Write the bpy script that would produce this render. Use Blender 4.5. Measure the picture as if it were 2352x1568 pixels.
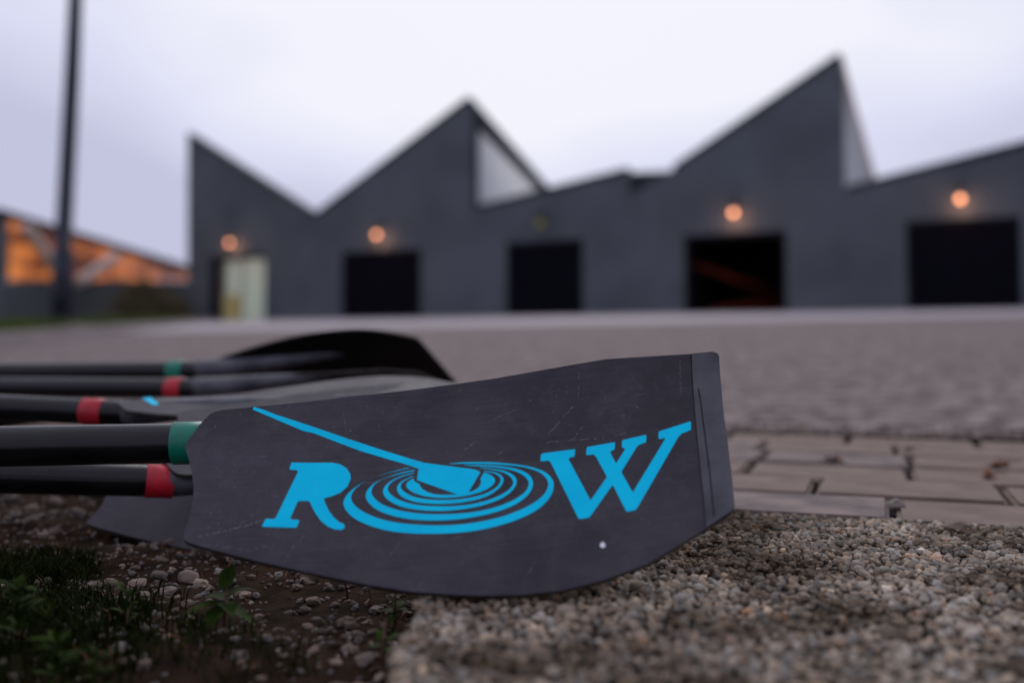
import bpy, bmesh, math, random
import numpy as np
from mathutils import Vector, Matrix, noise
from mathutils.geometry import delaunay_2d_cdt

random.seed(7); rng = np.random.default_rng(11)
for o in list(bpy.data.objects): bpy.data.objects.remove(o, do_unlink=True)
scene = bpy.context.scene; COL = scene.collection

# ------------------------------------------------------------------ camera
CAM_H = 0.18; PITCH = math.radians(3.0); LENS = 35.0
W, H = 2352.0, 1568.0                      # picture units used for measuring the photograph
FPX = W*LENS/36.0; HORIZON = 777.0
SHIFT = (-FPX*math.tan(PITCH)-(H/2-HORIZON))/W
cam = bpy.data.cameras.new('camera'); camo = bpy.data.objects.new('camera', cam); COL.objects.link(camo)
camo.location = (0,0,CAM_H); camo.rotation_euler = (math.pi/2+PITCH,0,0)
cam.lens = LENS; cam.sensor_width = 36; cam.shift_y = SHIFT; cam.clip_start = .05; cam.clip_end = 3000
cam.dof.use_dof = True; cam.dof.focus_distance = .85; cam.dof.aperture_fstop = 2.4; cam.dof.aperture_blades = 0
scene.camera = camo
# ------------------------------------------------------------------ sky and light
SUN_EL, SUN_AZ = math.radians(36), math.radians(2)
world = bpy.data.worlds.new('World'); scene.world = world; world.use_nodes = True
nt = world.node_tree; nt.nodes.clear()
N = nt.nodes.new; L = nt.links.new
wo = N('ShaderNodeOutputWorld'); bg = N('ShaderNodeBackground'); bg.inputs[1].default_value = .1
sky = N('ShaderNodeTexSky'); sky.sky_type = 'NISHITA'; sky.sun_disc = False
sky.sun_elevation = SUN_EL; sky.sun_rotation = SUN_AZ; sky.dust_density = 3
tc = N('ShaderNodeTexCoord'); mp = N('ShaderNodeMapping'); mp.inputs['Scale'].default_value = (1,1,2.2); mp.inputs['Location'].default_value = (4.3,1.9,0)
nz = N('ShaderNodeTexNoise'); nz.inputs['Scale'].default_value = 1.35; nz.inputs['Detail'].default_value = 4; nz.inputs['Roughness'].default_value = .45
rp = N('ShaderNodeValToRGB')
rp.color_ramp.elements[0].position = .33; rp.color_ramp.elements[0].color = (4.3,4.35,5.8,1)
rp.color_ramp.elements[1].position = .62; rp.color_ramp.elements[1].color = (7.0,7.05,7.8,1)
e = rp.color_ramp.elements.new(.47); e.color = (5.6,5.7,7.2,1)
mx = N('ShaderNodeMix'); mx.data_type = 'RGBA'; mx.inputs[0].default_value = .985
L(tc.outputs['Generated'], mp.inputs[0]); L(mp.outputs[0], nz.inputs['Vector']); 
sdir = (math.sin(SUN_AZ)*math.cos(SUN_EL), math.cos(SUN_AZ)*math.cos(SUN_EL), math.sin(SUN_EL))
nrm = N('ShaderNodeVectorMath'); nrm.operation = 'NORMALIZE'; dt = N('ShaderNodeVectorMath'); dt.operation = 'DOT_PRODUCT'; dt.inputs[1].default_value = sdir
L(tc.outputs['Generated'], nrm.inputs[0]); L(nrm.outputs[0], dt.inputs[0])
gl_ = N('ShaderNodeMapRange'); gl_.interpolation_type = 'SMOOTHSTEP'; gl_.inputs[1].default_value = .78; gl_.inputs[2].default_value = .97; gl_.inputs[3].default_value = -.10; gl_.inputs[4].default_value = .15
L(dt.outputs['Value'], gl_.inputs[0]); sm = N('ShaderNodeMath'); sm.operation = 'ADD'
L(nz.outputs['Fac'], sm.inputs[0]); L(gl_.outputs[0], sm.inputs[1]); L(sm.outputs[0], rp.inputs[0])   # thin cloud glows round the veiled sun

L(sky.outputs[0], mx.inputs[6]); L(rp.outputs[0], mx.inputs[7]); L(mx.outputs[2], bg.inputs[0]); L(bg.outputs[0], wo.inputs[0])
sun = bpy.data.lights.new('sun','SUN'); sun.energy = 1.0; sun.angle = math.radians(24); sun.color = (1,.96,.92)
suno = bpy.data.objects.new('sun', sun); COL.objects.link(suno)
sd = Vector((math.sin(SUN_AZ)*math.cos(SUN_EL), math.cos(SUN_AZ)*math.cos(SUN_EL), math.sin(SUN_EL)))
suno.rotation_euler = sd.to_track_quat('Z','Y').to_euler(); suno.location = (0,0,30)
scene.view_settings.view_transform = 'Standard'; scene.view_settings.look = 'None'
scene.view_settings.exposure = .32; scene.view_settings.gamma = 1

# ------------------------------------------------------------------ helpers
CAMP = Vector((0,0,CAM_H)); FW = Vector((0,math.cos(PITCH),math.sin(PITCH))); UPV = Vector((0,-math.sin(PITCH),math.cos(PITCH)))
def ray(x, y):                              # a sight line through a measured point of the photograph
    return Vector((1,0,0))*((x-W/2)/FPX) + UPV*((H/2-y+SHIFT*W)/FPX) + FW
def at_y(x, y, Y): d = ray(x,y); return CAMP + d*(Y/d.y)
def at_z(x, y, z): d = ray(x,y); return CAMP + d*((z-CAM_H)/d.z)
def tag(o, label=None, cat=None, group=None, kind=None):
    if label: o['label'] = label
    if cat: o['category'] = cat
    if group: o['group'] = group
    if kind: o['kind'] = kind
    return o
def link(name, me, mats=None, parent=None, smooth=False):
    o = bpy.data.objects.new(name, me); COL.objects.link(o)
    if mats is not None and not me.materials:
        for m in (mats if isinstance(mats,(list,tuple)) else [mats]): me.materials.append(m)
    if parent: o.parent = parent
    if smooth and len(me.polygons): me.polygons.foreach_set('use_smooth', [True]*len(me.polygons))
    return o
def pydata(name, v, f, mats=None, parent=None, smooth=False):
    me = bpy.data.meshes.new(name); me.from_pydata([tuple(p) for p in v], [], f); me.update()
    return link(name, me, mats, parent, smooth)
def bm_obj(name, bm, mats, parent=None, smooth=False, recalc=True):
    if recalc: bmesh.ops.recalc_face_normals(bm, faces=bm.faces)
    me = bpy.data.meshes.new(name); bm.to_mesh(me); bm.free()
    return link(name, me, mats, parent, smooth)
def empty(name, mat=None, loc=None):
    o = bpy.data.objects.new(name, None); COL.objects.link(o); o.empty_display_size = .05
    if mat is not None: o.matrix_world = mat
    if loc is not None: o.location = loc
    return o
def add_box(bm, x0,x1,y0,y1,z0,z1, M=None):
    vs = [Vector(p) for p in ((x0,y0,z0),(x1,y0,z0),(x1,y1,z0),(x0,y1,z0),(x0,y0,z1),(x1,y0,z1),(x1,y1,z1),(x0,y1,z1))]
    if M is not None: vs = [M@p for p in vs]
    b = [bm.verts.new(p) for p in vs]
    for f in ((0,3,2,1),(4,5,6,7),(0,1,5,4),(1,2,6,5),(2,3,7,6),(3,0,4,7)): bm.faces.new([b[i] for i in f])
def add_tube(bm, pts, rads, seg=16, cap=True, flat=None):
    rings = []; up = Vector((0,0,1))
    for i,p in enumerate(pts):
        p = Vector(p); a = Vector(pts[max(i-1,0)]); b = Vector(pts[min(i+1,len(pts)-1)])
        t = (b-a).normalized(); s = t.cross(up)
        if s.length < 1e-4: s = Vector((1,0,0))
        s.normalize(); q = s.cross(t)
        r = rads[i] if isinstance(rads,(list,tuple)) else rads
        rx, ry = r if isinstance(r, tuple) else (r, r)
        rings.append([bm.verts.new(p + s*rx*math.cos(2*math.pi*k/seg) + q*ry*math.sin(2*math.pi*k/seg)) for k in range(seg)])
    for A,B in zip(rings, rings[1:]):
        for k in range(seg): bm.faces.new((A[k],A[(k+1)%seg],B[(k+1)%seg],B[k]))
    if cap:
        bm.faces.new(rings[0][::-1]); bm.faces.new(rings[-1])
def catmull(pts, n=5, closed=False):
    out = []; m = len(pts)
    for i in range(m if closed else m-1):
        p0 = pts[(i-1)%m] if closed else pts[max(i-1,0)]
        p1 = pts[i]; p2 = pts[(i+1)%m]
        p3 = pts[(i+2)%m] if closed else pts[min(i+2,m-1)]
        for k in range(n):
            t = k/n
            out.append(tuple(.5*((2*b)+(c-a)*t+(2*a-5*b+4*c-d)*t*t+(3*b-a-3*c+d)*t**3) for a,b,c,d in zip(p0,p1,p2,p3)))
    if not closed: out.append(tuple(pts[-1]))
    return out
def resample(poly, step):
    out = []
    for i,p in enumerate(poly):
        q = poly[(i+1)%len(poly)]; d = math.dist(p,q); n = max(1,int(math.ceil(d/step)))
        for k in range(n): out.append((p[0]+(q[0]-p[0])*k/n, p[1]+(q[1]-p[1])*k/n))
    return out
def tri2d(polys, grid, step):
    pts, edges = [], []
    for poly in polys:
        poly = resample(poly, step); b = len(pts); pts += poly
        edges += [(b+i, b+(i+1)%len(poly)) for i in range(len(poly))]
    if grid:
        xs = [p[0] for p in pts]; ys = [p[1] for p in pts]
        x = min(xs)+grid*.37
        while x < max(xs):
            y = min(ys)+grid*.41
            while y < max(ys): pts.append((x,y)); y += grid
            x += grid
    v,_,f,*_ = delaunay_2d_cdt([Vector(p) for p in pts], edges, [], 4, 1e-6)
    used = sorted({i for t in f for i in t}); mp_ = {i:k for k,i in enumerate(used)}
    return [(v[i].x,v[i].y) for i in used], [tuple(mp_[i] for i in t) for t in f]
def prism(name, pts3, thick_vec, mat, parent=None):
    """flat outline (list of world points in one plane) given a real thickness"""
    o = pts3[0]; ax = (pts3[1]-o).normalized(); nn = thick_vec.normalized(); ay = nn.cross(ax).normalized()
    p2 = [((p-o).dot(ax),(p-o).dot(ay)) for p in pts3]
    v,f = tri2d([p2], 0, 1e9)
    cnt = {}
    for t in f:
        for a,b in ((t[0],t[1]),(t[1],t[2]),(t[2],t[0])): cnt[(a,b)] = 1
    bnd = [(a,b) for (a,b) in cnt if (b,a) not in cnt]; n = len(v)
    V = [o+ax*x+ay*y for x,y in v]; V += [p+thick_vec for p in V]
    F = list(f)+[tuple(i+n for i in t[::-1]) for t in f]+[(b,a,a+n,b+n) for a,b in bnd]
    bm = bmesh.new(); bv = [bm.verts.new(p) for p in V]
    for t in F: bm.faces.new([bv[i] for i in t])
    return bm_obj(name, bm, mat, parent)

# ------------------------------------------------------------------ materials
MATS = {}
def mat(name, col, rough=.6, spec=.5, var=0, vscale=5, bump=0, bscale=20, col2=None, metal=0, detail=6, ramp=(.36,.64), emit=None, estr=0, attr=None, stretch=None):
    m = bpy.data.materials.new(name); m.use_nodes = True; t = m.node_tree
    b = t.nodes['Principled BSDF']; b.inputs['Roughness'].default_value = rough; b.inputs['Metallic'].default_value = metal
    b.inputs['Specular IOR Level'].default_value = spec; b.inputs['Base Color'].default_value = (*col,1)
    co = t.nodes.new('ShaderNodeTexCoord'); src = co.outputs['Object']
    if stretch:
        mm = t.nodes.new('ShaderNodeMapping'); mm.inputs['Scale'].default_value = stretch; t.links.new(src, mm.inputs[0]); src = mm.outputs[0]
    if var or col2:
        c2 = col2 or tuple(c*(1-var) for c in col)
        n = t.nodes.new('ShaderNodeTexNoise'); n.inputs['Scale'].default_value = vscale; n.inputs['Detail'].default_value = detail
        r = t.nodes.new('ShaderNodeValToRGB'); r.color_ramp.elements[0].position = ramp[0]; r.color_ramp.elements[1].position = ramp[1]
        r.color_ramp.elements[0].color = (*c2,1); r.color_ramp.elements[1].color = (*col,1)
        t.links.new(src, n.inputs['Vector']); t.links.new(n.outputs['Fac'], r.inputs[0]); out = r.outputs[0]
        if attr:
            a = t.nodes.new('ShaderNodeAttribute'); a.attribute_name = attr
            x = t.nodes.new('ShaderNodeMix'); x.data_type='RGBA'; x.blend_type='MULTIPLY'; x.inputs[0].default_value = 1
            t.links.new(out, x.inputs[6]); t.links.new(a.outputs['Color'], x.inputs[7]); out = x.outputs[2]
        t.links.new(out, b.inputs['Base Color'])
    if bump:
        n2 = t.nodes.new('ShaderNodeTexNoise'); n2.inputs['Scale'].default_value = bscale; n2.inputs['Detail'].default_value = 8
        n2.inputs['Roughness'].default_value = .65
        bp = t.nodes.new('ShaderNodeBump'); bp.inputs['Strength'].default_value = bump; bp.inputs['Distance'].default_value = .3/bscale
        t.links.new(src, n2.inputs['Vector']); t.links.new(n2.outputs['Fac'], bp.inputs['Height']); t.links.new(bp.outputs[0], b.inputs['Normal'])
    if emit: b.inputs['Emission Color'].default_value = (*emit,1); b.inputs['Emission Strength'].default_value = estr
    MATS[name] = m; return m

def carbon():
    m = mat('blade_carbon', (.028,.026,.036), .6, .16); t = m.node_tree; b = t.nodes['Principled BSDF']
    co = t.nodes['Texture Coordinate']
    def noise_(scale, detail=5, st=None, rough=.6):
        n = t.nodes.new('ShaderNodeTexNoise'); n.inputs['Scale'].default_value = scale; n.inputs['Detail'].default_value = detail; n.inputs['Roughness'].default_value = rough
        s = co.outputs['Object']
        if st:
            mm = t.nodes.new('ShaderNodeMapping'); mm.inputs['Scale'].default_value = st[:3]; mm.inputs['Rotation'].default_value[2] = st[3]
            t.links.new(s, mm.inputs[0]); s = mm.outputs[0]
        t.links.new(s, n.inputs['Vector']); return n.outputs['Fac']
    def ramp(f, a, b_, ca, cb):
        r = t.nodes.new('ShaderNodeValToRGB'); r.color_ramp.elements[0].position = a; r.color_ramp.elements[1].position = b_
        r.color_ramp.elements[0].color = (*ca,1); r.color_ramp.elements[1].color = (*cb,1); t.links.new(f, r.inputs[0]); return r.outputs[0]
    def mixc(f, a, b_, bt='MIX'):
        x = t.nodes.new('ShaderNodeMix'); x.data_type = 'RGBA'; x.blend_type = bt
        if isinstance(f,(int,float)): x.inputs[0].default_value = f
        else: t.links.new(f, x.inputs[0])
        t.links.new(a, x.inputs[6])
        if isinstance(b_, tuple): x.inputs[7].default_value = (*b_,1)
        else: t.links.new(b_, x.inputs[7])
        return x.outputs[2]
    base = ramp(noise_(14,7), .35,.68, (.036,.033,.040), (.058,.054,.065))
    grain = ramp(noise_(90,4,(.25,9,1,0)), .3,.7, (.82,.82,.82), (1.1,1.1,1.1))
    base = mixc(1, base, grain, 'MULTIPLY')
    scuff = ramp(noise_(24,10,None,.8), .50,.78, (0,0,0), (.5,.5,.5))
    base = mixc(scuff, base, (.10,.10,.115))
    sp = ramp(noise_(420,2), .735,.79, (0,0,0), (.8,.8,.8)); patch = ramp(noise_(13,3), .46,.62, (0,0,0), (1,1,1))
    sp = mixc(1, sp, patch, 'MULTIPLY'); base = mixc(sp, base, (.35,.34,.36))
    s1 = ramp(noise_(60,3,(.5,5,1,.9)), .70,.76, (0,0,0), (.45,.45,.45)); base = mixc(mixc(1,s1,patch,'MULTIPLY'), base, (.2,.2,.22))
    t.links.new(base, b.inputs['Base Color'])
    t.links.new(ramp(noise_(22,7), .3,.7, (.56,.56,.56), (.67,.67,.67)), b.inputs['Roughness'])
    bp = t.nodes.new('ShaderNodeBump'); bp.inputs['Strength'].default_value = .12; bp.inputs['Distance'].default_value = .001
    t.links.new(noise_(160,6), bp.inputs['Height']); t.links.new(bp.outputs[0], b.inputs['Normal'])
    return m
M_BLADE = carbon()
M_BACK = mat('blade_back_carbon', (.0028,.0026,.0034), .32, .14, .4, 20, .05, 120)
M_EDGE = mat('blade_worn_edge', (.045,.032,.026), .7, .3, .6, 60)
M_TIP_SPINE = mat('tip_guard_spine_highlight', (.085,.085,.100), .5, .4, col2=(.030,.030,.040), vscale=22, bump=.2, bscale=90)  # guard's own grey; on the spines it paints in a highlight
M_BLUE = mat('blue_vinyl', (.0,.60,.87), .5, .08, col2=(.0,.54,.82), vscale=40, bump=.06, bscale=200)
M_SHAFT = mat('shaft_carbon', (.0035,.0032,.004), .26, .32, col2=(.007,.0065,.008), vscale=30, bump=.08, bscale=120)
M_RED = mat('red_tape', (.52,.012,.028), .45, .4, .35, 40)
M_GREEN = mat('green_tape', (.0,.19,.12), .45, .4, .35, 40)
M_GRIP = mat('grip_rubber', (.02,.05,.12), .8, .3, bump=.4, bscale=150)
M_PLASTIC = mat('collar_plastic', (.02,.02,.022), .5)
M_FLECK = mat('white_fleck', (.75,.75,.78), .7)
M_SEAM = mat('guard_seam', (.018,.017,.021), .7, .1, .3, 30)
M_SCR = mat('scratched_carbon', (.21,.20,.21), .7, .3)
M_DIRT = mat('dirt', (.034,.020,.012), .95, .03, col2=(.008,.0048,.003), vscale=28, bump=.9, bscale=170)
M_PEB = mat('pebble', (.30,.245,.21), .9, .2, col2=(.13,.10,.08), vscale=70, attr='tint', bump=.5, bscale=500)
M_AGG = mat('aggregate', (.50,.42,.335), .95, .08, col2=(.125,.096,.068), vscale=7.5, ramp=(.40,.70), attr='tint', bump=.6, bscale=420, detail=3)
M_MORTAR = mat('slab_mortar', (.06,.047,.038), .95, .05, col2=(.02,.015,.012), vscale=30, bump=.8, bscale=160)
M_PAVER = mat('paver_concrete', (.20,.148,.124), .9, .15, col2=(.145,.104,.086), vscale=16, bump=.55, bscale=480)
M_PAVER2 = mat('paver_stained', (.225,.170,.150), .88, .25, col2=(.085,.066,.066), vscale=11, bump=.5, bscale=480, detail=3)
M_JOINT = mat('joint_sand', (.03,.022,.018), .95, .1, .5, 60, .6, 200)
M_ASPH = mat('asphalt', (.245,.20,.19), .92, .1, col2=(.065,.051,.048), vscale=18, ramp=(.40,.62), bump=1, bscale=90, detail=9)
M_FORE = mat('forecourt_pale', (.35,.315,.33), .8, .25, col2=(.25,.222,.232), vscale=.35, stretch=(.3,1,1), bump=.2, bscale=14)  # paler than the asphalt, with broad soft variation
M_GROUND = mat('ground_soil', (.06,.055,.035), .95, .1, .5, .8)
M_VERGE = mat('verge_turf', (.095,.11,.022), .95, .05, col2=(.05,.062,.014), vscale=3)
M_GRASS = mat('grass_blade', (.10,.13,.022), .8, .1, col2=(.05,.07,.014), vscale=20)
M_MOSS = mat('moss_grass', (.020,.028,.005), .85, .03, col2=(.006,.009,.002), vscale=40)
M_LEAF = mat('weed_leaf', (.036,.062,.007), .7, .04, col2=(.012,.023,.003), vscale=60)
M_STEM = mat('weed_stem', (.13,.05,.035), .7)
M_DRY = mat('dry_leaf', (.16,.055,.022), .85, .2, col2=(.06,.022,.012), vscale=90)
M_WALL = mat('dark_render', (.104,.115,.130), .85, .15, col2=(.080,.089,.102), vscale=.5, bump=.25, bscale=9)
M_ROOF = mat('roof_metal', (.038,.041,.052), .8, .1, .2, 1)
M_PANEL = mat('white_translucent_panel', (.78,.79,.80), .5, .4, .06, .6)
tn = M_PANEL.node_tree; tb = tn.nodes['Principled BSDF']; tl = tn.nodes.new('ShaderNodeBsdfTranslucent'); tl.inputs[0].default_value = (.85,.87,.88,1)
tm = tn.nodes.new('ShaderNodeMixShader'); tm.inputs[0].default_value = .65; to = tn.nodes['Material Output']
tn.links.new(tb.outputs[0], tm.inputs[1]); tn.links.new(tl.outputs[0], tm.inputs[2]); tn.links.new(tm.outputs[0], to.inputs[0])
M_DOOR = mat('roller_door', (.004,.004,.008), .7, .05, .3, 2)
M_FRAME = mat('door_frame', (.005,.005,.008), .6, .15, .2, 3)
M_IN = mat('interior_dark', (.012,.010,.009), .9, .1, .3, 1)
M_HULL = mat('red_hull', (.22,.035,.012), .4, .5, .3, 2)
M_CURT = mat('self_lit_curtain', (.62,.66,.58), .9, .1, .12, 3, emit=(.66,.68,.62), estr=.26)  # faint emission stands in for the lamplight inside the entrance
M_YEL = mat('self_lit_yellow_item', (.55,.40,.12), .8, .2, .2, 3, emit=(.7,.5,.15), estr=.15)  # glows a little by itself, imitating indoor light falling on it
M_GLASS = mat('door_glass', (.9,.95,.92), .05, .5); M_GLASS.node_tree.nodes['Principled BSDF'].inputs['Transmission Weight'].default_value = .92
M_LAMP = mat('lamp_glow', (.9,.5,.3), .5, emit=(1.0,.40,.20), estr=2.2)
M_LAMPOFF = mat('lamp_globe_unlit', (.42,.36,.05), .3, .5, .2, 4)
M_IRON = mat('black_iron', (.018,.019,.026), .55, .4, .2, 8)
M_POST = mat('post_paint', (.012,.015,.034), .5, .4, .25, 4)
M_CONC = mat('base_concrete', (.30,.26,.26), .9, .2, .25, 5, .4, 30)
M_BRACE = mat('pale_timber', (.62,.52,.47), .8, .2, .25, 3)
def lit_window():
    m = mat('lit_window', (.05,.03,.02), .3, .4); t = m.node_tree; b = t.nodes['Principled BSDF']; co = t.nodes['Texture Coordinate']
    mm = t.nodes.new('ShaderNodeMapping'); mm.inputs['Scale'].default_value = (.35,.35,1.3); t.links.new(co.outputs['Object'], mm.inputs[0])
    n = t.nodes.new('ShaderNodeTexNoise'); n.inputs['Scale'].default_value = 1.1; n.inputs['Detail'].default_value = 3; t.links.new(mm.outputs[0], n.inputs['Vector'])
    r = t.nodes.new('ShaderNodeValToRGB'); cr = r.color_ramp
    cr.elements[0].position = .36; cr.elements[0].color = (.05,.014,.008,1); cr.elements[1].position = .68; cr.elements[1].color = (.55,.17,.04,1)
    x = cr.elements.new(.5); x.color = (.24,.065,.02,1)
    t.links.new(n.outputs['Fac'], r.inputs[0]); t.links.new(r.outputs[0], b.inputs['Emission Color']); b.inputs['Emission Strength'].default_value = 1.0
    return m
M_WIN = lit_window()

# ------------------------------------------------------------------ ground, forecourt, asphalt
def gz(X, Y):                               # the car park rises gently towards the building
    return min(1.12, max(0.0, .0282*Y+.0194*X-.0633))
PAV_A = math.radians(-20); PU = Vector((math.cos(PAV_A), math.sin(PAV_A),0)); PV = Vector((-math.sin(PAV_A), math.cos(PAV_A),0))
PAV0 = at_z(1689,1171,0)                    # a point on the front edge of the paver band
ROW_H, ROW_L, NROW = .147, .211, 6
def pv(a, b, z=0): return Vector((PAV0.x,PAV0.y,z)) + PU*a + PV*b
EDGE_X = -.060                              # left edge of the aggregate slab
def dirt_z(x, y):
    bank = max(0., -x-.75); rise = min(.095, .05*bank)
    n = noise.noise((x*9,y*9,0))*.006 + noise.noise((x*31,y*31,3))*.0032 + noise.noise((x*90,y*90,5))*.0014
    return -.034 + rise + n + max(0,min(.03,(y-1.25)*.05))

bm = bmesh.new()
ys = [-6,-2,0,1,1.9,3,5,8,12,16,20,25,30,34.5,45,70,120,300,900]; xs = [-900,-200,-60,-30,-15,-9,-6,-4,-3,-2,-1,0,1,2,4,8,15,30,60,200,900]
gv = [[bm.verts.new((x,y,gz(x,y)-.075)) for x in xs] for y in ys]
for j in range(len(ys)-1):
    for i in range(len(xs)-1): bm.faces.new((gv[j][i],gv[j][i+1],gv[j+1][i+1],gv[j+1][i]))
tag(bm_obj('ground', bm, M_GROUND), kind='structure')
# asphalt: from the far edge of the pavers to the forecourt
def verge_x(y): return -4.47-.25*(y-8.7)
def strip_sheet(name, y_near, y_far, x0, x1, z_off, m, near_line=None, n=36, nx=24):
    bm = bmesh.new(); rows = []
    for j in range(n+1):
        t = (j/n)**1.8; row = []
        for i in range(nx+1):
            x = x0+(x1-x0)*i/nx
            a = near_line(x) if near_line else y_near
            y = a+(y_far-a)*t; row.append(bm.verts.new((x,y,gz(x,y)+z_off)))
        rows.append(row)
    for j in range(n):
        for i in range(nx): bm.faces.new((rows[j][i],rows[j][i+1],rows[j+1][i+1],rows[j+1][i]))
    return tag(bm_obj(name, bm, m), kind='structure')
pav_far = pv(0, ROW_H*NROW)
def asph_near(x): return max(.2, pav_far.y + (x-pav_far.x)*math.tan(PAV_A)) + .004
strip_sheet('asphalt_road', 0, 16.0, -10, 14, .0, M_ASPH, asph_near, 60, 60)
strip_sheet('forecourt', 16.0, 75, -45, 60, .004, M_FORE, None, 50, 40)
# verge on the left
def sheet(name, x0f, x1f, ylist, zo, m, nx=14):
    bm = bmesh.new(); rows = [[bm.verts.new((x0f(y)+(x1f(y)-x0f(y))*i/nx, y, gz(x0f(y)+(x1f(y)-x0f(y))*i/nx,y)+zo)) for i in range(nx+1)] for y in ylist]
    for j in range(len(rows)-1):
        for i in range(nx): bm.faces.new((rows[j][i],rows[j][i+1],rows[j+1][i+1],rows[j+1][i]))
    return tag(bm_obj(name, bm, m), kind='structure')
VY = [1.5+k*1.6 for k in range(36)]; KERB = .13
sheet('grass_verge', lambda y: -70, lambda y: verge_x(y)-.10, VY, KERB-.01, M_VERGE, 24)
bm = bmesh.new(); prev = None               # low kerb between asphalt and verge
for y in VY:
    x = verge_x(y); z = gz(x,y)
    cur = [bm.verts.new((x-.10,y,z-.1)), bm.verts.new((x-.10,y,z+KERB)), bm.verts.new((x,y,z+KERB)), bm.verts.new((x,y,z-.1))]
    if prev:
        for i in range(3): bm.faces.new((prev[i],prev[i+1],cur[i+1],cur[i]))
    prev = cur
tag(bm_obj('kerb', bm, M_CONC), kind='structure')

def blades(name, spots, hmin, hmax, wid, m, lean=.5, rs=random):
    v, f = [], []
    for (x,y,z) in spots:
        h = rs.uniform(hmin,hmax); a = rs.uniform(0,6.28); l = rs.uniform(.1,1)*lean*h; b = rs.uniform(0,6.28); w_ = wid*rs.uniform(.6,1.2)
        dx,dy = math.cos(a)*w_, math.sin(a)*w_; lx,ly = math.cos(b)*l, math.sin(b)*l; k = len(v)
        v += [(x-dx,y-dy,z-.004),(x+dx,y+dy,z-.004),(x+lx*.35-dx*.8,y+ly*.35-dy*.8,z+h*.6),(x+lx*.35+dx*.8,y+ly*.35+dy*.8,z+h*.6),(x+lx,y+ly,z+h*.95)]
        f += [(k,k+1,k+3,k+2),(k+2,k+3,k+4)]
    return pydata(name, v, f, m)
sp = []
for k in range(9000):
    y = 6+(random.random()**1.3)*34; x = verge_x(y)-.11-random.random()*(y*.30); sp.append((x,y,gz(x,y)+KERB-.012))
tag(blades('verge_grass', sp, .06,.20,.008, M_GRASS, .7), 'short green grass growing on the verge beside the car park', 'grass', kind='stuff')

# ------------------------------------------------------------------ paver band
band = pydata('paver_band', [pv(-1.6,-.002,-.012),pv(1.6,-.002,-.012),pv(1.6,ROW_H*NROW+.01,-.012),pv(-1.6,ROW_H*NROW+.01,-.012),
              pv(-1.6,-.002,-.07),pv(1.6,-.002,-.07),pv(1.6,ROW_H*NROW+.01,-.07),pv(-1.6,ROW_H*NROW+.01,-.07)],
              [(0,1,2,3),(4,7,6,5),(0,4,5,1),(1,5,6,2),(2,6,7,3),(3,7,4,0)], M_JOINT)
tag(band, kind='structure')
def paver_mesh(seed):
    r = random.Random(seed); bm = bmesh.new(); l, w_, h = ROW_L-.008, ROW_H-.009, .06
    add_box(bm, 0,l,0,w_,-h,0)
    bmesh.ops.bevel(bm, geom=[e_ for e_ in bm.edges if e_.verts[0].co.z > -.001 or e_.verts[1].co.z > -.001], offset=.004, segments=2, affect='EDGES')
    bmesh.ops.recalc_face_normals(bm, faces=bm.faces)
    me = bpy.data.meshes.new('paver'); bm.to_mesh(me); bm.free(); return me
pm = [paver_mesh(0), paver_mesh(1)]; pm[0].materials.append(M_PAVER); pm[1].materials.append(M_PAVER2)
def z7(x,y): return (1780+x*.30612)*.9408, (1020+y*.30612)*.9408
jpix = [(1310,720),(690,530),(1445,440),(1420,250),(290,190),(950,150)]
for r_ in range(NROW):
    P = at_z(*z7(*jpix[r_]), 0); off = (P-PAV0).dot(PU)
    k0 = int((-1.55-off)/ROW_L)
    for k in range(k0, k0+15):
        a = off + k*ROW_L + .0035
        if a < -1.6 or a > 1.4: continue
        stained = (r_ == 0 and k == -1) or random.random() < .10
        o = bpy.data.objects.new('paver', pm[1 if stained else 0]); COL.objects.link(o)
        o.location = pv(a, r_*ROW_H+.003, random.uniform(-.001,.001)); o.rotation_euler = (random.uniform(-.004,.004), random.uniform(-.004,.004), PAV_A+random.uniform(-.005,.005)); o.parent = band

# ------------------------------------------------------------------ aggregate slab
def front_y(x): return PAV0.y + (x-PAV0.x)*math.tan(PAV_A)
bm = bmesh.new()
c4 = [(EDGE_X+.004,.16),(1.5,.16),(1.5,front_y(1.5)-.004 if front_y(1.5)>.2 else .2),(EDGE_X+.004,front_y(EDGE_X)-.004)]
tp = [bm.verts.new((x,y,-.0058)) for x,y in c4]; bt = [bm.verts.new((x,y,-.07)) for x,y in c4]
bm.faces.new(tp); bm.faces.new(bt[::-1])
for i in range(4): bm.faces.new((tp[i],bt[i],bt[(i+1)%4],tp[(i+1)%4]))
slab = tag(bm_obj('aggregate_slab', bm, M_MORTAR), kind='structure')

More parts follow.
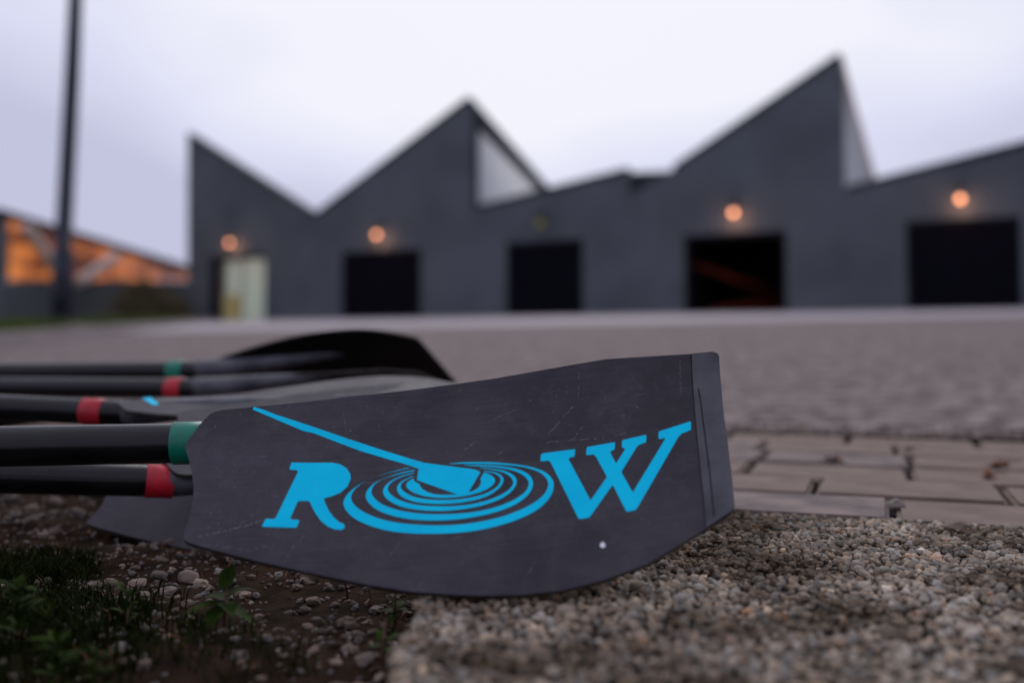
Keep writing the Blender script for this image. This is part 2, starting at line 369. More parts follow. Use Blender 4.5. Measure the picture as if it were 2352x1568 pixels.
bm = bmesh.new(); bmesh.ops.create_icosphere(bm, subdivisions=1, radius=1)   # pebble template
bm.verts.ensure_lookup_table(); IV = np.array([v.co[:] for v in bm.verts]); IF = np.array([[v.index for v in f.verts] for f in bm.faces]); bm.free()
bm = bmesh.new(); bmesh.ops.create_icosphere(bm, subdivisions=2, radius=1)
bm.verts.ensure_lookup_table(); IV2 = np.array([v.co[:] for v in bm.verts]); IF2 = np.array([[v.index for v in f.verts] for f in bm.faces]); bm.free()
def rot_mats(n, tilt):
    a = rng.uniform(0,2*np.pi,n); b = rng.normal(0,tilt,n); c = rng.normal(0,tilt,n)
    ca,sa,cb,sb,cc,sc = np.cos(a),np.sin(a),np.cos(b),np.sin(b),np.cos(c),np.sin(c)
    Rz = np.zeros((n,3,3)); Rz[:,0,0]=ca; Rz[:,0,1]=-sa; Rz[:,1,0]=sa; Rz[:,1,1]=ca; Rz[:,2,2]=1
    Rx = np.zeros((n,3,3)); Rx[:,0,0]=1; Rx[:,1,1]=cb; Rx[:,1,2]=-sb; Rx[:,2,1]=sb; Rx[:,2,2]=cb
    Ry = np.zeros((n,3,3)); Ry[:,1,1]=1; Ry[:,0,0]=cc; Ry[:,0,2]=sc; Ry[:,2,0]=-sc; Ry[:,2,2]=cc
    return Rx@Ry@Rz
def stones_mesh(name, pos, size, m, flat=(.55,.9), tilt=.35, jit=.2, tint=None, parent=None, smooth=False):
    n = len(pos); nv = len(IV)
    base = IV[None]*(1+rng.uniform(-jit,jit,(n,nv,1))) + rng.uniform(-jit*.5,jit*.5,(n,nv,3))
    sc = np.stack([size*rng.uniform(.8,1.3,n), size*rng.uniform(.65,1.0,n), size*rng.uniform(flat[0],flat[1],n)],1)
    V = np.einsum('nij,nvj->nvi', rot_mats(n,tilt), base*sc[:,None,:]) + pos[:,None,:]
    F = (IF[None]+ (np.arange(n)*nv)[:,None,None]).reshape(-1,3)
    me = bpy.data.meshes.new(name); me.vertices.add(n*nv); me.vertices.foreach_set('co', V.reshape(-1))
    me.loops.add(F.size); me.loops.foreach_set('vertex_index', F.reshape(-1)); me.polygons.add(len(F))
    me.polygons.foreach_set('loop_start', np.arange(0,F.size,3)); me.polygons.foreach_set('loop_total', np.full(len(F),3))
    at = me.color_attributes.new('tint','FLOAT_COLOR','POINT')
    if tint is None: tint = np.ones((n,3))
    cc = np.concatenate([np.repeat(tint,nv,0), np.ones((n*nv,1))],1); at.data.foreach_set('color', cc.reshape(-1))
    me.update(); me.validate(); me.polygons.foreach_set('use_smooth',[smooth]*len(me.polygons)); return link(name, me, m, parent)
def tints(n, lo=.45, hi=1.35, warm=.12, pale=.06):
    b = rng.uniform(lo,hi,n); w_ = rng.uniform(-warm,warm,n); t = np.stack([b*(1+w_), b, b*(1-w_)],1)
    k = rng.random(n) < pale; t[k] = t[k]*1.5; k = rng.random(n) < .012; t[k] = t[k]*np.array([1.2,.9,.75]); return t
S_ = .0056; P = []
y = .17
while y < 1.5:
    x = EDGE_X+.001+noise.noise((y*16,4,1))*.009+noise.noise((y*60,4,7))*.004
    while x < 1.35:
        if y < front_y(x)-.003 and abs(x) < .75*y+.32: P.append((x+random.uniform(-.0028,.0028), y+random.uniform(-.0028,.0028)))
        x += S_
    y += S_
P = np.array(P); z = np.array([noise.noise((a*14,b*14,2))*.0022 for a,b in P]) + rng.uniform(-.0034,.0018,len(P))
siz = rng.choice([.0022,.0031,.0041,.0052], len(P), p=[.30,.38,.23,.09])
ag = stones_mesh('aggregate', np.column_stack([P,z-.0015]), siz, M_AGG, tint=tints(len(P)), parent=slab, jit=.26)
tag(ag, kind='stuff')
# ragged broken side of the slab
n = 2600; py = rng.uniform(.17,1.25,n); pz = -rng.random(n)**1.3*.045
tag(stones_mesh('edge_aggregate', np.column_stack([EDGE_X+np.array([noise.noise((b*16,4,1))*.009+noise.noise((b*60,4,7))*.004 for b in py])+rng.uniform(-.005,.003,n)-pz*.05, py, pz]), rng.uniform(.0028,.0052,n), M_AGG, tint=tints(n), parent=slab), kind='stuff')

n = 2600; aa = rng.uniform(-.9,1.3,n); bb = NROW*ROW_H+np.abs(rng.normal(0,.07,n))-.015; sp3 = np.array([pv(a,b,.002)[:] for a,b in zip(aa,bb)])
sp3[:,2] += np.array([gz(a,b) for a,b in sp3[:,:2]])
tag(stones_mesh('grit', sp3, rng.choice([.002,.0035,.0055],n,p=[.5,.35,.15]), M_PEB, tint=tints(n,.3,1.3)), 'loose grit gathered along the far edge of the pavers', 'grit', kind='stuff')
# ------------------------------------------------------------------ dirt with gravel
bm = bmesh.new(); xs_ = list(np.arange(-1.3, EDGE_X+.02, .0055)); ys_ = list(np.arange(.25,1.9,.008))
xs_ = [-3.6,-3.2,-2.8,-2.4,-2.0,-1.7,-1.5]+xs_
gv = [[bm.verts.new((x,y,dirt_z(x,y))) for x in xs_] for y in ys_]
for j in range(len(ys_)-1):
    for i in range(len(xs_)-1): bm.faces.new((gv[j][i],gv[j][i+1],gv[j+1][i+1],gv[j+1][i]))
tag(bm_obj('dirt', bm, M_DIRT, smooth=True), kind='structure')
n = 11000; px_ = EDGE_X-.004-rng.random(n)*.95; py_ = .3+rng.random(n)*1.2
keep = np.array([noise.noise((a*7,b*7,9))+.25+ .3*(a+.5) + random.uniform(-.45,.45) > 0 and abs(a) < .62*b+.08 for a,b in zip(px_,py_)]); px_,py_ = px_[keep],py_[keep]; n = len(px_)
pz_ = np.array([dirt_z(a,b) for a,b in zip(px_,py_)])
ss = rng.choice([.0016,.0026,.0042], n, p=[.5,.35,.15])
gravel = tag(stones_mesh('gravel', np.column_stack([px_,py_,pz_+ss*.25]), ss, M_PEB, tint=tints(n,.25,1.0,.14,.06), flat=(.45,.75)), 'small grey and brown gravel scattered through the dirt', 'gravel', kind='stuff')
# loose stones one can pick apart
stone_me = []; STONE_TONE = {}
for k in range(10):
    v = IV2.copy(); d = np.array([noise.noise((p[0]*1.3+k*7,p[1]*1.3,p[2]*1.3)) for p in v])*.42 + np.array([noise.noise((p[0]*3.1,p[1]*3.1+k*5,p[2]*3.1)) for p in v])*.16
    v = v*(1+d)[:,None]*np.array([1,.74,.5])
    me = bpy.data.meshes.new('stone'); me.from_pydata(v.tolist(),[],IF2.tolist()); me.update()
    for a_ in range(1):
        at = me.color_attributes.new('tint','FLOAT_COLOR','POINT'); c = random.uniform(.45,1.15); w_ = random.uniform(-.06,.12)
        at.data.foreach_set('color', np.tile([c*(1+w_),c,c*(1-w_*.6),1],len(v)))
    me.materials.append(M_PEB); stone_me.append(me); STONE_TONE[me.name] = 'dark grey' if c < .68 else 'brownish grey' if c < .92 else 'pale'
WEED_P = at_z(515,1440,-.034)
def stone_label(x, y, r, tone):
    size = 'tiny' if r < .006 else 'small' if r < .0085 else 'thumb-sized' if r < .012 else 'big'
    if x > -.115: place_ = 'on the dirt against the broken side of the slab'
    elif math.hypot(x-WEED_P.x, y-WEED_P.y) < .055: place_ = 'on the dirt around the small leafy weed'
    elif y > .93: place_ = 'on the dirt below the oar shafts'
    elif x < -.27: place_ = 'among the dark moss and grass on the dirt'
    elif y > .74: place_ = 'on the dirt under the neck of the lettered blade'
    else: place_ = 'on the open dirt between the weeds and the slab'
    return f'{size} {tone} loose stone {place_}'
def stone(x, y, r, zoff=None, label=None, group='loose stones on the dirt', zbase=None):
    me = random.choice(stone_me); o = bpy.data.objects.new('stone', me); COL.objects.link(o)
    zb = dirt_z(x,y) if zbase is None else zbase
    o.location = (x,y,zb+r*.22); o.scale = (r,r*random.uniform(.85,1.1),r*random.uniform(.8,1.2)); o.rotation_euler = (random.uniform(-.3,.3),random.uniform(-.3,.3),random.uniform(0,6.28))
    return tag(o, label or stone_label(x,y,r,STONE_TONE[me.name]), 'stone', group)
spots = [(530,1345,17),(640,1322,14),(590,1415,14),(700,1402,15),(770,1392,12),(640,1445,15),(665,1405,14),(880,1395,10),(725,1450,13),(560,1432,11),(720,1502,18),(650,1510,12),
         (600,1560,14),(860,1452,12),(830,1420,12),(800,1465,14),(500,1318,10),(205,1285,12),(70,1345,22),(265,1345,16),(225,1448,14),(330,1535,30),(290,1520,22),(395,1308,9),(340,1380,9),
         (130,1160,18),(180,1180,22),(60,1195,14),(120,1225,18),(215,1215,16),(330,1250,14),(345,1238,18),(400,1290,12),(30,1150,16),(860,1510,15),(770,1530,16),(690,1545,14),(540,1500,9),(480,1380,8),(815,1390,11)]
for (x,y,r) in spots:
    p = at_z(x,y,-.030); p = at_z(x,y,dirt_z(p.x,p.y)); stone(p.x,p.y, r/FPX*p.y*1.05)
for k in range(150):
    for _ in range(20):
        y = .5+random.random()**1.2*.75; x = EDGE_X-.01-random.random()*y*.52
        if noise.noise((x*7,y*7,9))+.3+.5*(x+.4) > random.uniform(-.35,.5): break
    stone(x,y, random.choice([.0045,.006,.0075,.009])*random.uniform(.8,1.25))
for (zx,zy,r,c) in ((700,465,.011,'pale rounded pebble lying in a joint between the pavers'),(1335,660,.013,'grey lump of stone wedged in a joint at the front paver row'),(1800,845,.012,'pale rounded pebble sitting where the slab meets the pavers')):
    p = at_z(*z7(zx,zy),.004); stone(p.x,p.y,r,label=c,group=None,zbase=-.004 if r!=.012 else 0.0)

# ------------------------------------------------------------------ the oars
TH = math.radians(45); PSI = .06; CURV = .22; UN = -.265        # recline, yaw, spoon curve
U = Vector((math.cos(PSI),math.sin(PSI),.012)).normalized(); WV = Vector((-math.sin(PSI),math.cos(PSI),0))
Vv = U.cross(WV)*math.cos(TH)+WV*math.sin(TH); Nn = U.cross(Vv)
def s2d(p): return (p[0]*.9408, p[1]*.9408)
P0 = at_z(*s2d((1190,1453)), .005)
V_F = .125                                  # above this line the blade folds gently forward
def S(u,v):
    k = min(1,max(0,(u-UN-.03)/.16)); k = k*k*(3-2*k)
    return CURV*max(0,u-UN)**2 - CURV*UN**2 + k*3.4*max(0,v-V_F)**2
def hit(px,py):                             # a measured point carried onto the blade's curved face -> blade coordinates
    d = ray(*s2d((px,py)))
    def g(t):
        q = CAMP+d*t-P0; return q.dot(Nn)-S(q.dot(U),q.dot(Vv))
    a,b = .3,2.0
    for _ in range(50):
        c = (a+b)/2
        if g(a)*g(c) <= 0: b = c
        else: a = c
    q = CAMP+d*a-P0; return (q.dot(U),q.dot(Vv))
OUT = [(620,992.7),(546,999.6),(527,1004),(512,1011),(488,1035),(461.5,1071.8),(453,1083),(451,1091),(455,1103),(461.5,1125),(470,1163.8),(473,1193),(470,1224.4),(461.5,1265.6),(449,1300),(447,1311.6),(453,1320),(473.6,1328.6),
  (546,1348),(623,1368),(783,1403),(900,1427),(1002,1443),(1138,1452.4),(1200,1453),(1274,1451),(1376,1440),(1478,1414),(1580,1377),(1661,1328),(1722,1291),(1760,1266),(1785,1249),(1792.5,1240),(1793,1230),
  (1787,1165),(1778,1091.6),(1768,1021),(1762,957.6),(1757,893.8),(1755.6,868),(1750.8,861),(1738,858),(1688.6,863.5),(1620,867.6),(1539,872.6),(1477,876.7),(1414.6,887),(1331.7,901.6),(1207,923.6),(1083,941),(1000,952),(870,967),(750.8,980.3)]
# shaft axis: behind the neck
NECK_N = S(UN,0)-.0190
def on_plane(px,py,n0):
    d = ray(*s2d((px,py))); t = (n0-(CAMP-P0).dot(Nn))/d.dot(Nn); q = CAMP+d*t-P0; return q.dot(U),q.dot(Vv)
NU,NV = on_plane(455,1081,NECK_N)
def loc(u,v,off=0): return Vector((u-NU, v-NV, S(u,v)-NECK_N+off))   # oar-local coordinates, origin at the neck
OUT2 = [hit(*p) for p in OUT]
print('blade u', min(p[0] for p in OUT2), max(p[0] for p in OUT2), 'v', min(p[1] for p in OUT2), max(p[1] for p in OUT2), 'neck', NU, NV)

def zc(x,y): return (980+x*.10629, 1110+y*.10629)
def zr(x,y): return (820+x*.23384, 1090+y*.23384)
def z2(x,y): return (400+x*.3189, 950+y*.3189)
def zw(x,y): return (1300+x*.18494, 1000+y*.18494)
def conv(fn, pts): return [fn(*p) for p in pts]
R_OUT = [(978,562),(1290,563),(1350,575),(1400,605),(1428,650),(1430,690),(1405,745),(1355,790),(1290,818),(1225,835),(1235,870),(1260,925),(1300,980),(1345,1018),(1375,1030),(1386,1045),(1380,1065),(1360,1076),(1310,1072),(1255,1050),(1205,1010),(1165,955),(1135,900),(1118,862),(1105,855),(1040,855),(1022,865),(970,985),(978,997),(1030,1000),(1038,1008),(1018,1055),(1005,1060),(760,1052),(752,1046),(778,996),(790,991),(845,993),(858,982),(1028,632),(1018,620),(968,616),(962,608)]
R_IN = [(1130,625),(1150,620),(1230,620),(1285,635),(1312,665),(1316,700),(1300,740),(1260,772),(1200,792),(1130,798),(1068,796),(1062,788)]
W_OUT = [(130,578),(555,522),(563,528),(556,605),(545,622),(490,636),(474,650),(765,1195),(772,1190),(975,900),(980,880),(835,615),(805,592),(720,600),(708,592),(714,505),(730,492),(1075,432),(1088,438),(1084,515),(1070,532),(1030,550),(1026,565),(1095,700),(1108,705),(1222,525),(1218,510),(1190,505),(1180,495),(1182,415),(1195,400),(1490,334),(1503,342),(1500,420),(1488,436),(1410,462),(1380,485),(1175,815),(1178,835),(1318,1085),(1328,1085),(1750,390),(1745,375),(1680,388),(1664,382),(1664,300),(1680,284),(2075,158),(2090,164),(2090,260),(2080,272),(1965,318),(1925,360),(1385,1290),(1355,1325),(1255,1346),(1235,1335),(1070,1012),(1050,1000),(770,1395),(745,1422),(630,1443),(605,1432),(240,695),(212,672),(118,682),(104,675),(112,595)]
RINGS = [([(765,220),(690,236),(560,270),(420,315),(300,365),(190,435),(120,500),(85,560),(82,610),(110,670),(170,730),(260,785),(400,840),(560,880),(740,902),(950,910),(1180,905),(1400,885),(1600,850),(1800,795),(1980,725),(2120,645),(2210,560),(2260,480),(2274,400),(2262,350),(2225,300),(2160,255),(2060,220),(1940,195),(1800,178),(1650,165),(1500,162),(1350,164),(1180,177)],
  [(1200,181),(1400,180),(1600,184),(1800,195),(1950,214),(2070,245),(2150,285),(2200,335),(2218,385),(2210,430),(2180,490),(2120,548),(2020,615),(1880,680),(1700,740),(1500,785),(1300,812),(1100,822),(900,818),(700,802),(520,770),(380,725),(270,670),(200,615),(165,565),(160,520),(180,470),(230,415),(320,355),(430,312),(580,268),(740,233),(768,228)]),
 ([(822,242),(700,268),(560,312),(440,360),(370,410),(325,465),(312,510),(325,560),(370,615),(450,670),(570,715),(720,750),(900,768),(1080,770),(1280,758),(1480,728),(1680,680),(1850,615),(1960,545),(2030,470),(2056,400),(2050,345),(2015,295),(1950,255),(1850,225),(1700,205),(1550,195),(1340,192)],
  [(1350,197),(1500,207),(1650,216),(1800,238),(1900,270),(1970,310),(2010,360),(2012,400),(1990,455),(1940,505),(1850,560),(1720,615),(1560,660),(1380,690),(1180,704),(980,704),(800,690),(640,660),(510,615),(430,565),(385,515),(372,480),(380,435),(410,390),(480,345),(600,305),(720,275),(824,252)]),
 ([(815,271),(700,302),(600,345),(530,395),(498,445),(496,490),(520,535),(580,580),(680,625),(820,655),(1000,670),(1180,668),(1380,645),(1560,605),(1720,545),(1830,470),(1880,400),(1886,350),(1865,310),(1815,275),(1740,248),(1640,232),(1505,221)],
  [(1510,227),(1600,238),(1700,256),(1780,286),(1830,325),(1852,370),(1840,410),(1800,455),(1720,505),(1600,555),(1450,595),(1280,618),(1100,624),(900,615),(760,590),(650,550),(580,505),(545,460),(545,425),(570,385),(630,342),(720,306),(815,280)]),
 ([(808,307),(740,334),(680,370),(645,410),(640,450),(660,495),(710,535),(800,570),(920,590),(1080,598),(1250,590),(1420,565),(1560,525),(1660,470),(1725,410),(1750,355),(1740,315),(1705,285),(1650,266),(1545,254)],
  [(1548,262),(1640,278),(1690,301),(1718,335),(1715,370),(1690,410),(1640,450),(1560,490),(1440,525),(1300,548),(1130,558),(980,553),(840,530),(750,495),(700,460),(678,425),(685,390),(720,357),(770,331),(808,316)])]
EMB = [z2(690,136),z2(770,160),z2(860,196),(779.5,1047),(878,1080.5)] + conv(zc,[(0,30),(500,180),(1000,250),(1600,325),(1720,350),(1800,385),(1812,405),(1540,862),(1640,830),(1740,780),(1800,710),(1830,640),(1830,600),(1812,560),(1890,420),(1905,412),(2000,440),(2090,490),(2140,540),(2152,600),(2130,660),(2060,730),(1950,800),(1780,870),(1560,930),(1300,970),(1050,990),(800,985),(550,955),(350,900),(220,840),(140,770),(110,710),(125,650),(170,605),(270,548),(300,610),(420,680),(440,740),(500,800),(600,860),(750,905),(950,922),(1280,910),(370,585),(360,570),(395,320),(0,190)]) + [(878,1100),z2(1150,338),z2(1060,318),z2(850,228),z2(680,156)]

def thick(u,v): return .0042
def solid_blade(v2, f2, pos, back, flip=False):
    n = len(v2); cnt = {}
    for t in f2:
        for a,b in ((t[0],t[1]),(t[1],t[2]),(t[2],t[0])): cnt[(a,b)] = 1
    bnd = [(a,b) for (a,b) in cnt if (b,a) not in cnt]
    V = [tuple(p) for p in pos]+[tuple(p) for p in back]
    F = [t if not flip else t[::-1] for t in f2]; nf = len(F)
    F += [tuple(i+n for i in t[::-1]) for t in F[:nf]]
    F += [((b,a,a+n,b+n) if not flip else (a,b,b+n,a+n)) for a,b in bnd]
    me = bpy.data.meshes.new('blade'); me.from_pydata(V,[],F); me.materials.append(M_BLADE); me.materials.append(M_EDGE); me.materials.append(M_BACK)
    me.polygons.foreach_set('material_index', [0]*nf+[2]*nf+[1]*len(bnd))
    me.polygons.foreach_set('use_smooth', [True]*(2*nf)+[False]*len(bnd)); me.update()
    me.set_sharp_from_angle(angle=math.radians(40)); return me
def blade_mesh(flip):
    v2,f2 = tri2d([OUT2], .006, .006); s = -1 if flip else 1
    A = [loc(u,v) for u,v in v2]; B = [loc(u,v,-thick(u,v)) for u,v in v2]
    return solid_blade(v2, f2, [(p.x,p.y*s,p.z) for p in A], [(p.x,p.y*s,p.z) for p in B], flip)
def blade_from_view(M, outline, curv):
    """another oar's blade outline, carried from sight lines onto that blade's own curved sheet"""
    Mi = M.inverted(); o_ = Mi@CAMP; pts = []
    for (x,y) in outline:
        d = Mi.to_3x3()@ray(x,y); f = lambda t: (o_+d*t).z-.019-curv*max(0,(o_+d*t).x)**2
        a,b = .8,3.0
        for _ in range(60):
            c = (a+b)/2
            if f(a)*f(c) <= 0: b = c
            else: a = c
        q = o_+d*a; pts.append((q.x,q.y))
    v2,f2 = tri2d([pts], .008, .008); h_ = lambda x: .019+curv*max(0,x)**2
    return solid_blade(v2, f2, [(x,y,h_(x)) for x,y in v2], [(x,y,h_(x)-.0042) for x,y in v2])
def decal(name, polys, off, m, parent, px=True, flip=False, grid=.005):
    pp = [[hit(*p) for p in poly] if px else poly for poly in polys]
    v2,f2 = tri2d(pp, grid, .004); V = []
    for u,v in v2:
        p = loc(u,v,off); V.append((p.x,-p.y if flip else p.y,p.z))
    return pydata(name, V, [t[::-1] for t in f2] if flip else f2, m, parent, True)
BM_ = {False: blade_mesh(False), True: blade_mesh(True)}
SH_R = .0160; OAR_L = 2.34
def make_oar(matrix, flip, band_m, label, band_at=-.02, full=True, length=OAR_L, mesh=None, curv=CURV, spine=None):
    o = empty('rowing_oar', matrix); tag(o, label, 'oar', 'rowing oars heaped on the ground')
    bl = link('blade', mesh or BM_[flip], None, o)
    bm = bmesh.new(); add_tube(bm, [(-length,0,0),(-1.2,0,0),(-.25,0,0),(.0,0,0),(.02,0,-.0005)], [.0185,.019,SH_R+.0006,SH_R,SH_R*.97], 28)
    link_sh = bm_obj('shaft', bm, M_SHAFT, o, True); link_sh.data.set_sharp_from_angle(angle=math.radians(40))
    bm = bmesh.new(); add_tube(bm, [(band_at-.027,0,0),(band_at-.0265,0,0),(band_at-.0005,0,0),(band_at,0,0)], [SH_R+.0004,SH_R+.0012,SH_R+.0012,SH_R+.0004], 28, cap=False)
    bm_obj('tape_band', bm, band_m, o, True)
    # spine: the shaft runs on, flattening, along the back of the blade
    pts, rd = [], []
    umax = max(p[0] for p in OUT2) if spine is None else NU+spine+.05
    for k in range(18):
        t = k/17; u = NU+.016+(umax-.05-NU)*t; p = loc(u, NV); p.z = p.z-CURV*max(0,u-UN)**2+curv*max(0,u-UN)**2
        r = SH_R*(1-t)**.8*.92+.002; pts.append((p.x, 0, p.z-.0014-r)); rd.append((r,r))
    bm = bmesh.new(); add_tube(bm, pts, rd, 14); bm_obj('spine', bm, M_TIP_SPINE, bl, True)  # pale grey puts the sky highlight along the ridge into its colour
    # sleeve, collar and handle farther along
    bm = bmesh.new(); add_tube(bm, [(-1.62,0,0),(-1.615,0,0),(-1.36,0,0),(-1.355,0,0)], [.0195,.023,.023,.0195], 20); bm_obj('sleeve', bm, M_PLASTIC, o)
    bm = bmesh.new(); add_tube(bm, [(-1.64,0,0),(-1.638,0,0),(-1.622,0,0),(-1.62,0,0)], [.024,.040,.040,.024], 20); bm_obj('collar', bm, M_PLASTIC, o)
    bm = bmesh.new(); add_tube(bm, [(-length-.13,0,0),(-length-.125,0,0),(-length-.002,0,0),(-length+.005,0,0)], [.012,.0175,.0175,.0185], 20); bm_obj('handle_grip', bm, M_GRIP, o, True)
    return o, bl
def frame(u, v, n, p):
    M = Matrix.Identity(4)
    for i,a in enumerate((u,v,n)):
        for k in range(3): M[k][i] = a[k]
    for k in range(3): M[k][3] = p[k]
    return M
main_origin = P0 + U*NU + Vv*NV + Nn*NECK_N
oar, blade = make_oar(frame(U,Vv,Nn,main_origin), False, M_GREEN, 'dark oar with bright blue ROW lettering on its blade, resting on the gravelly slab', band_at=.017)
decal('letter', [conv(z2,R_OUT),conv(z2,R_IN)], .0003, M_BLUE, blade)
decal('letter', [conv(zw,W_OUT)], .0003, M_BLUE, blade)
for a,b in RINGS: decal('ripple_ring', [conv(zr, catmull(a,4)+catmull(b,4))], .0003, M_BLUE, blade)
decal('paddle_emblem', [EMB], .0003, M_BLUE, blade)
# tip guard: a strip moulded over the end of the blade, with a second ridge line
TIPL = [(1688.5,864.5),(1695,983),(1706,1104),(1719,1229),(1724,1288.5)]
TIPR = [(1759.5,1265),(1784,1248.4),(1791,1239.5),(1791.5,1230),(1785.5,1165),(1776.5,1091.6),(1766.5,1021),(1760.5,957.6),(1755.7,893.8),(1754,868),(1750,862.5),(1738,859.5)]
decal('tip_guard', [TIPL+TIPR], .0007, M_TIP_SPINE, blade)
CR = [(1703,950),(1709,983),(1720,1070),(1730,1149),(1738,1229),(1741,1262)]
decal('guard_seam', [CR+[(x+3.0,y) for x,y in CR[::-1]]], .0010, M_SEAM, blade)
CL = [(x-2.2,y) for x,y in TIPL[:-1]]+[(1722,1286)]
decal('guard_seam', [CL+[(x+.2,y) for x,y in TIPL[::-1]]], .0005, M_SEAM, blade)
# bird-lime fleck and scratches on the face
decal('white_fleck', [[(1471+6.5*math.cos(a)*(1+.15*math.sin(3*a)),1331+7*math.sin(a)) for a in np.linspace(0,6.1,14)]], .0008, M_FLECK, blade)
sv, sf = [], []
def scratch(p, q, w_, broken=.35):
    L_ = math.dist(p,q); n_ = max(2,int(L_/5)); nx_,ny_ = -(q[1]-p[1])/L_, (q[0]-p[0])/L_
    for k in range(n_):
        if random.random() < broken: continue
        t0,t1 = k/n_, (k+random.uniform(.4,1.1))/n_; j = random.uniform(-1,1)*1.6
        a = (p[0]+(q[0]-p[0])*t0+nx_*j, p[1]+(q[1]-p[1])*t0+ny_*j); b = (p[0]+(q[0]-p[0])*t1+nx_*j, p[1]+(q[1]-p[1])*t1+ny_*j)
        ww = w_*random.uniform(.4,1.1); quad = [(a[0]-nx_*ww,a[1]-ny_*ww),(b[0]-nx_*ww,b[1]-ny_*ww),(b[0]+nx_*ww,b[1]+ny_*ww),(a[0]+nx_*ww,a[1]+ny_*ww)]
        i = len(sv)
        for c in quad: u_,v_ = hit(*c); sv.append(tuple(loc(u_,v_,.00045)))
        sf.append((i,i+1,i+2,i+3))
SC = [(z2(250,1135),z2(560,1065),1.0),(z2(560,1065),z2(790,990),1.0),(z2(1375,185),z2(1395,350),.6),(z2(700,1220),z2(850,1190),.7),(z2(990,1205),z2(1070,1130),.6),(z2(1410,1235),z2(1440,1190),.7),
  ((1335,1065),(1400,990),.8),((1335,1080),(1480,1068),.7),((1400,1070),(1423,1040),.8),((1480,1068),(1560,1050),.6),((1410,1000),(1413,900),.6),((1365,950),(1350,1010),.5),((1215,1110),(1250,1095),.8),((1135,1100),(1165,1075),.7),
  ((1490,1000),(1540,1020),.5),((1190,1030),(1260,1000),.4),((950,1360),(975,1325),.7),((1090,1320),(1130,1310),.6),((1290,1400),(1310,1360),.8),((1660,880),(1662,960),.6),((1020,1425),(1045,1415),.7),((690,1380),(720,1330),.6),((560,1300),(640,1240),.5),((500,1330),(620,1345),.5)]
for a,b,w_ in SC: scratch(a,b,w_)
for k in range(200):
    x = random.uniform(480,1680); lo = 1010-(x-480)*.10; y = random.uniform(lo, 1330 if x < 700 else 1400)
    if x > 1500: y = random.uniform(lo,1300)
    a = random.choice([-.9,-.7,-1.2,.2]); l = random.uniform(1.5,6); scratch((x,y),(x+math.cos(a)*l,y+math.sin(a)*l),random.uniform(.3,.75),.1)
sc_o = pydata('scratch_marks', sv, sf, M_SCR, blade); tag(sc_o, kind='stuff')

def place(neck_px, Yn, left_px, Yl, theta):
    p = at_y(*neck_px, Yn); q = at_y(*left_px, Yl); u = (p-q).normalized()
    w_ = Vector((-u.y,u.x,0)).normalized(); up = u.cross(w_).normalized()
    if up.z < 0: up = -up
    t = math.radians(theta); v = up*math.cos(t)+w_*math.sin(t); n_ = u.cross(v)
    return frame(u,v,n_,p)
make_oar(place((352,1104),1.03,(0,1094),.98,63), True, M_RED, 'black oar with a red band lying right under the green banded oar with the lettering', band_at=.02)
M3 = place((262,948),1.24,(0,936),1.25,74)
OUT3 = catmull([(270,926),(330,913),(440,911),(540,904),(620,893),(700,882),(780,871),(850,864),(920,863),(985,868),(1060,884),(1090,902)],3)+[(1000,930),(700,958),(480,957),(360,950),(290,942)]
o3, b3 = make_oar(M3, True, M_RED, 'black oar with a red band, its grey blade lying face up behind the lettered blade', band_at=-.012, mesh=blade_from_view(M3, OUT3, .13), curv=.13, spine=.30)
def on_blade(M, x, y, curv):
    Mi = M.inverted(); o_ = Mi@CAMP; d = Mi.to_3x3()@ray(x,y); a,b = .8,3.0; f = lambda t: (o_+d*t).z-.0194-curv*max(0,(o_+d*t).x)**2
    for _ in range(60):
        c = (a+b)/2
        if f(a)*f(c) <= 0: b = c
        else: a = c
    return o_+d*a
pydata('paddle_emblem', [on_blade(M3,x,y,.13) for x,y in ((326,914),(346,912),(366,928),(352,930))], [(0,1,2,3)], M_BLUE, b3)
M4 = place((430,852),1.60,(0,856),1.66,140)
OUT4 = catmull([(428,846),(500,822),(600,790),(700,766),(780,756),(830,754),(880,758),(955,773)],4)+[(962,777),(1000,820),(1048,875)]+[(1040,884),(900,899),(700,908),(560,902),(450,880),(430,866)]
make_oar(M4, False, M_GREEN, 'black oar with a green band, its blade turned over on top of the heap', band_at=-.004, mesh=blade_from_view(M4, OUT4, .36), curv=.36, spine=.31)
M5 = place((428,893),1.52,(0,890),1.60,128)
OUT5 = [(428,884),(520,872),(700,856),(880,846),(960,852),(1035,884),(1000,902),(800,914),(560,918),(440,908)]
make_oar(M5, True, M_RED, 'black oar with a red band half hidden under the overturned blade', band_at=-.004, mesh=blade_from_view(M5, OUT5, .12), curv=.12, spine=.25)
make_oar(place((262,1112),1.19,(0,1098),1.20,66), False, M_GREEN, 'oar at the bottom of the heap with only a grey blade corner showing', band_at=-.15)

